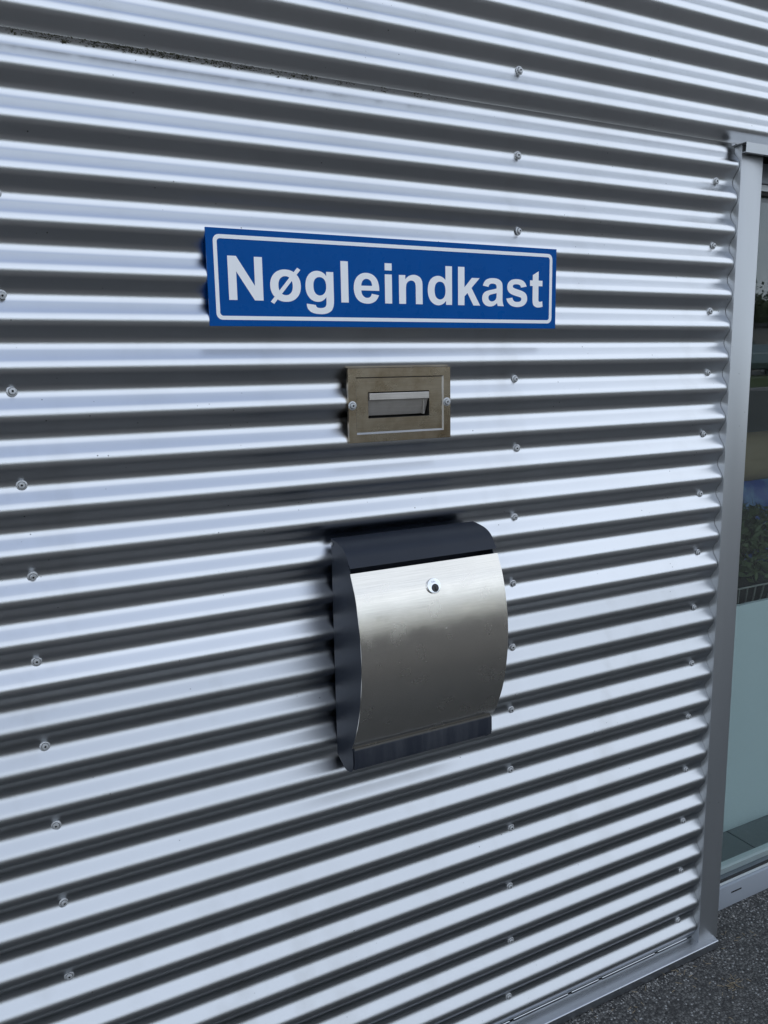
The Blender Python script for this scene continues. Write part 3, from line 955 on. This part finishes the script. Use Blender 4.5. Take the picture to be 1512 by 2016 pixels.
cyl.location = (0.0012, 0, -0.0046)
kh = MB()
kh.bbox(0.0004, 0.0018, -0.0056, -0.0045, -0.0085, -0.0015, 0.0003)
kh.bbox(0.0004, 0.0034, -0.00555, -0.0045, -0.0098, -0.0070, 0.0003)
kh.build('keyhole', m_black, lock)
mk = MB()
scr = [(-4.6, 6.6), (-3.6, 9.6), (-2.6, 9.2), (-3.6, 8.0), (-2.2, 6.6), (-1.4, 7.6), (-1.2, 6.8), (-0.4, 7.0), (0.2, 8.0), (0.6, 9.8), (0.6, 7.0), (1.6, 8.2), (1.2, 7.4), (2.2, 7.0), (3.0, 7.8), (3.8, 8.0)]
mk.tube([(x * 0.001, -0.0047, z * 0.001) for x, z in scr], 0.00032, 5)
mk.build('engraving', m_mark, lock)

# ------------------------------------------------------------------ across the lot (seen in the window pane)
def car(loc_, rz, paint, label, scale=1.0):
    root = tag(empty('parked_car', loc_), label, 'car', 'cars parked across the street')
    root.rotation_euler.z = rz
    pr = [(-2.15, 0.35), (-2.2, 0.55), (-2.12, 0.82), (-1.75, 0.93), (-1.05, 0.98), (-0.35, 1.43), (0.3, 1.5), (1.2, 1.46), (1.85, 1.08), (2.1, 1.0), (2.18, 0.6), (2.12, 0.35), (1.75, 0.28), (-1.8, 0.28)]
    W = 0.88
    mb = MB()
    V = []
    for s in (-1, 1):
        for x, z in pr:
            inset = 0.0 if z < 0.99 else (z - 0.98) * 0.42
            V.append((x, s * (W - inset - (0.10 if abs(x) > 2.05 else 0)), z))
    n = len(pr)
    F = [[i, (i + 1) % n, n + (i + 1) % n, n + i] for i in range(n)] + [list(range(n)), list(range(n, 2 * n))]
    mb.add(V, F)
    mb.build('body', paint, root)
    gl = MB()
    gl.add([(-1.02, -0.74, 1.005), (-1.02, 0.74, 1.005), (-0.42, 0.66, 1.40), (-0.42, -0.66, 1.40)], [[0, 1, 2, 3]])
    for v in range(4): gl.v[v] = (gl.v[v][0] - 0.02, gl.v[v][1], gl.v[v][2] + 0.02)
    gl.build('windscreen', m_cglass, root)
    for s in (-1, 1):
        sg = MB()
        sg.add([(-0.85, s * 0.875, 1.02), (1.55, s * 0.875, 1.02), (1.15, s * 0.72, 1.38), (-0.32, s * 0.73, 1.38)], [[0, 1, 2, 3]])
        sg.build('side_window', m_cglass, root)
        MB().bbox(-2.19, -2.02, s * 0.62 - 0.14, s * 0.62 + 0.14, 0.62, 0.76, 0.03).build('headlight', m_lamp, root)
        for x in (-1.38, 1.32):
            t_ = MB(); t_.tube([(x, s * 0.72, 0.31), (x, s * 0.91, 0.31)], 0.31, 18)
            wh = t_.build('wheel', m_rubber, root)
            q = MB(); q.tube([(x, s * 0.905, 0.31), (x, s * 0.92, 0.31)], 0.2, 14); q.build('rim', m_bead, wh)
    MB().bbox(-2.22, -2.1, -0.5, 0.5, 0.40, 0.56, 0.02).build('grille', m_black, root)
    return root
m_cglass = Mat('car_glass', (0.02, 0.03, 0.035), 0.08).m
m_lamp = Mat('headlamp', (0.7, 0.72, 0.75), 0.15, 0.3).m
car((33.2, -26.4, 1.004), math.radians(120), Mat('silver_green_paint', (0.20, 0.26, 0.27), 0.25, 0.5).m, 'grey green parked car facing the grass bank')
car((37.4, -26.6, 1.004), math.radians(112), Mat('dark_paint', (0.04, 0.045, 0.05), 0.25, 0.3).m, 'black parked car facing the grass bank')

def tree(x, y, h, rw, seed, label, name='leafy_tree'):
    root = tag(empty(name, (x, y, 1.0)), label, 'tree', 'trees beyond the street')
    rt = random.Random(seed)
    tr = MB()
    tr.tube([(0, 0, 0), (0.05, 0.02, h * 0.3), (0.0, 0.08, h * 0.75)], 0.16, 8, r2=0.05)
    for i in range(6):
        a = rt.uniform(0, 6.28); z = h * rt.uniform(0.3, 0.6)
        tr.tube([(0, 0, z), (math.cos(a) * rw * 0.4, math.sin(a) * rw * 0.4, z + h * 0.15), (math.cos(a) * rw * 0.7, math.sin(a) * rw * 0.7, z + h * 0.22)], 0.06, 6, r2=0.02)
    tr.build('trunk', m_bark, root)
    lf = MB()
    clumps = []
    for i in range(26):
        a = rt.uniform(0, 6.28); e = math.asin(rt.uniform(-0.6, 1)); q = rt.uniform(0.3, 1)
        clumps.append(Vector((math.cos(a) * math.cos(e) * rw * q, math.sin(a) * math.cos(e) * rw * q, h * 0.62 + math.sin(e) * h * 0.36 * q)))
    for c in clumps:
        for i in range(95):
            d = Vector((rt.gauss(0, 1), rt.gauss(0, 1), rt.gauss(0, 0.8)))
            p = c + d * rw * 0.17
            a1 = Vector((rt.gauss(0, 1), rt.gauss(0, 1), rt.gauss(0, 1))).normalized()
            b1 = a1.orthogonal().normalized()
            s1 = rt.uniform(0.10, 0.2)
            lf.add([p - a1 * s1, p + b1 * s1 * 0.6, p + a1 * s1, p - b1 * s1 * 0.6], [[0, 1, 2, 3]])
    lf.build('crown', m_leaf, root)
    return root
TL = 'broad green tree growing beyond the street across from the building'
rt = random.Random(3)
for i in range(12):
    tree(20 + i * 4.6 + rt.uniform(-1, 1), -45 + rt.uniform(-4, 4), rt.uniform(5.2, 7.5), rt.uniform(2.2, 3.3), i, TL)
for i in range(8):
    tree(-28 + i * 5.6 + rt.uniform(-1, 1), -46 + rt.uniform(-4, 4), rt.uniform(4.5, 6.5), rt.uniform(2.2, 3.0), 40 + i, TL)

wh = tag(empty('low_warehouse', (48, -40, 1.0)), 'low pale grey building behind the parked cars', 'building')
wh.rotation_euler.z = math.radians(30)
m_pale = Mat('pale_render', (0.30, 0.29, 0.27), 0.85).m
MB().box(-14, 6, -3, 3, 0, 3.0).build('wall', m_pale, wh)
MB().box(-14.2, 6.2, -3.2, 3.2, 3.0, 3.25).build('roof', m_back, wh)
for i in range(6):
    MB().box(-12.5 + 3 * i, -11 + 3 * i, 3.001, 3.05, 1.0, 2.1).build('window', m_cglass, wh)
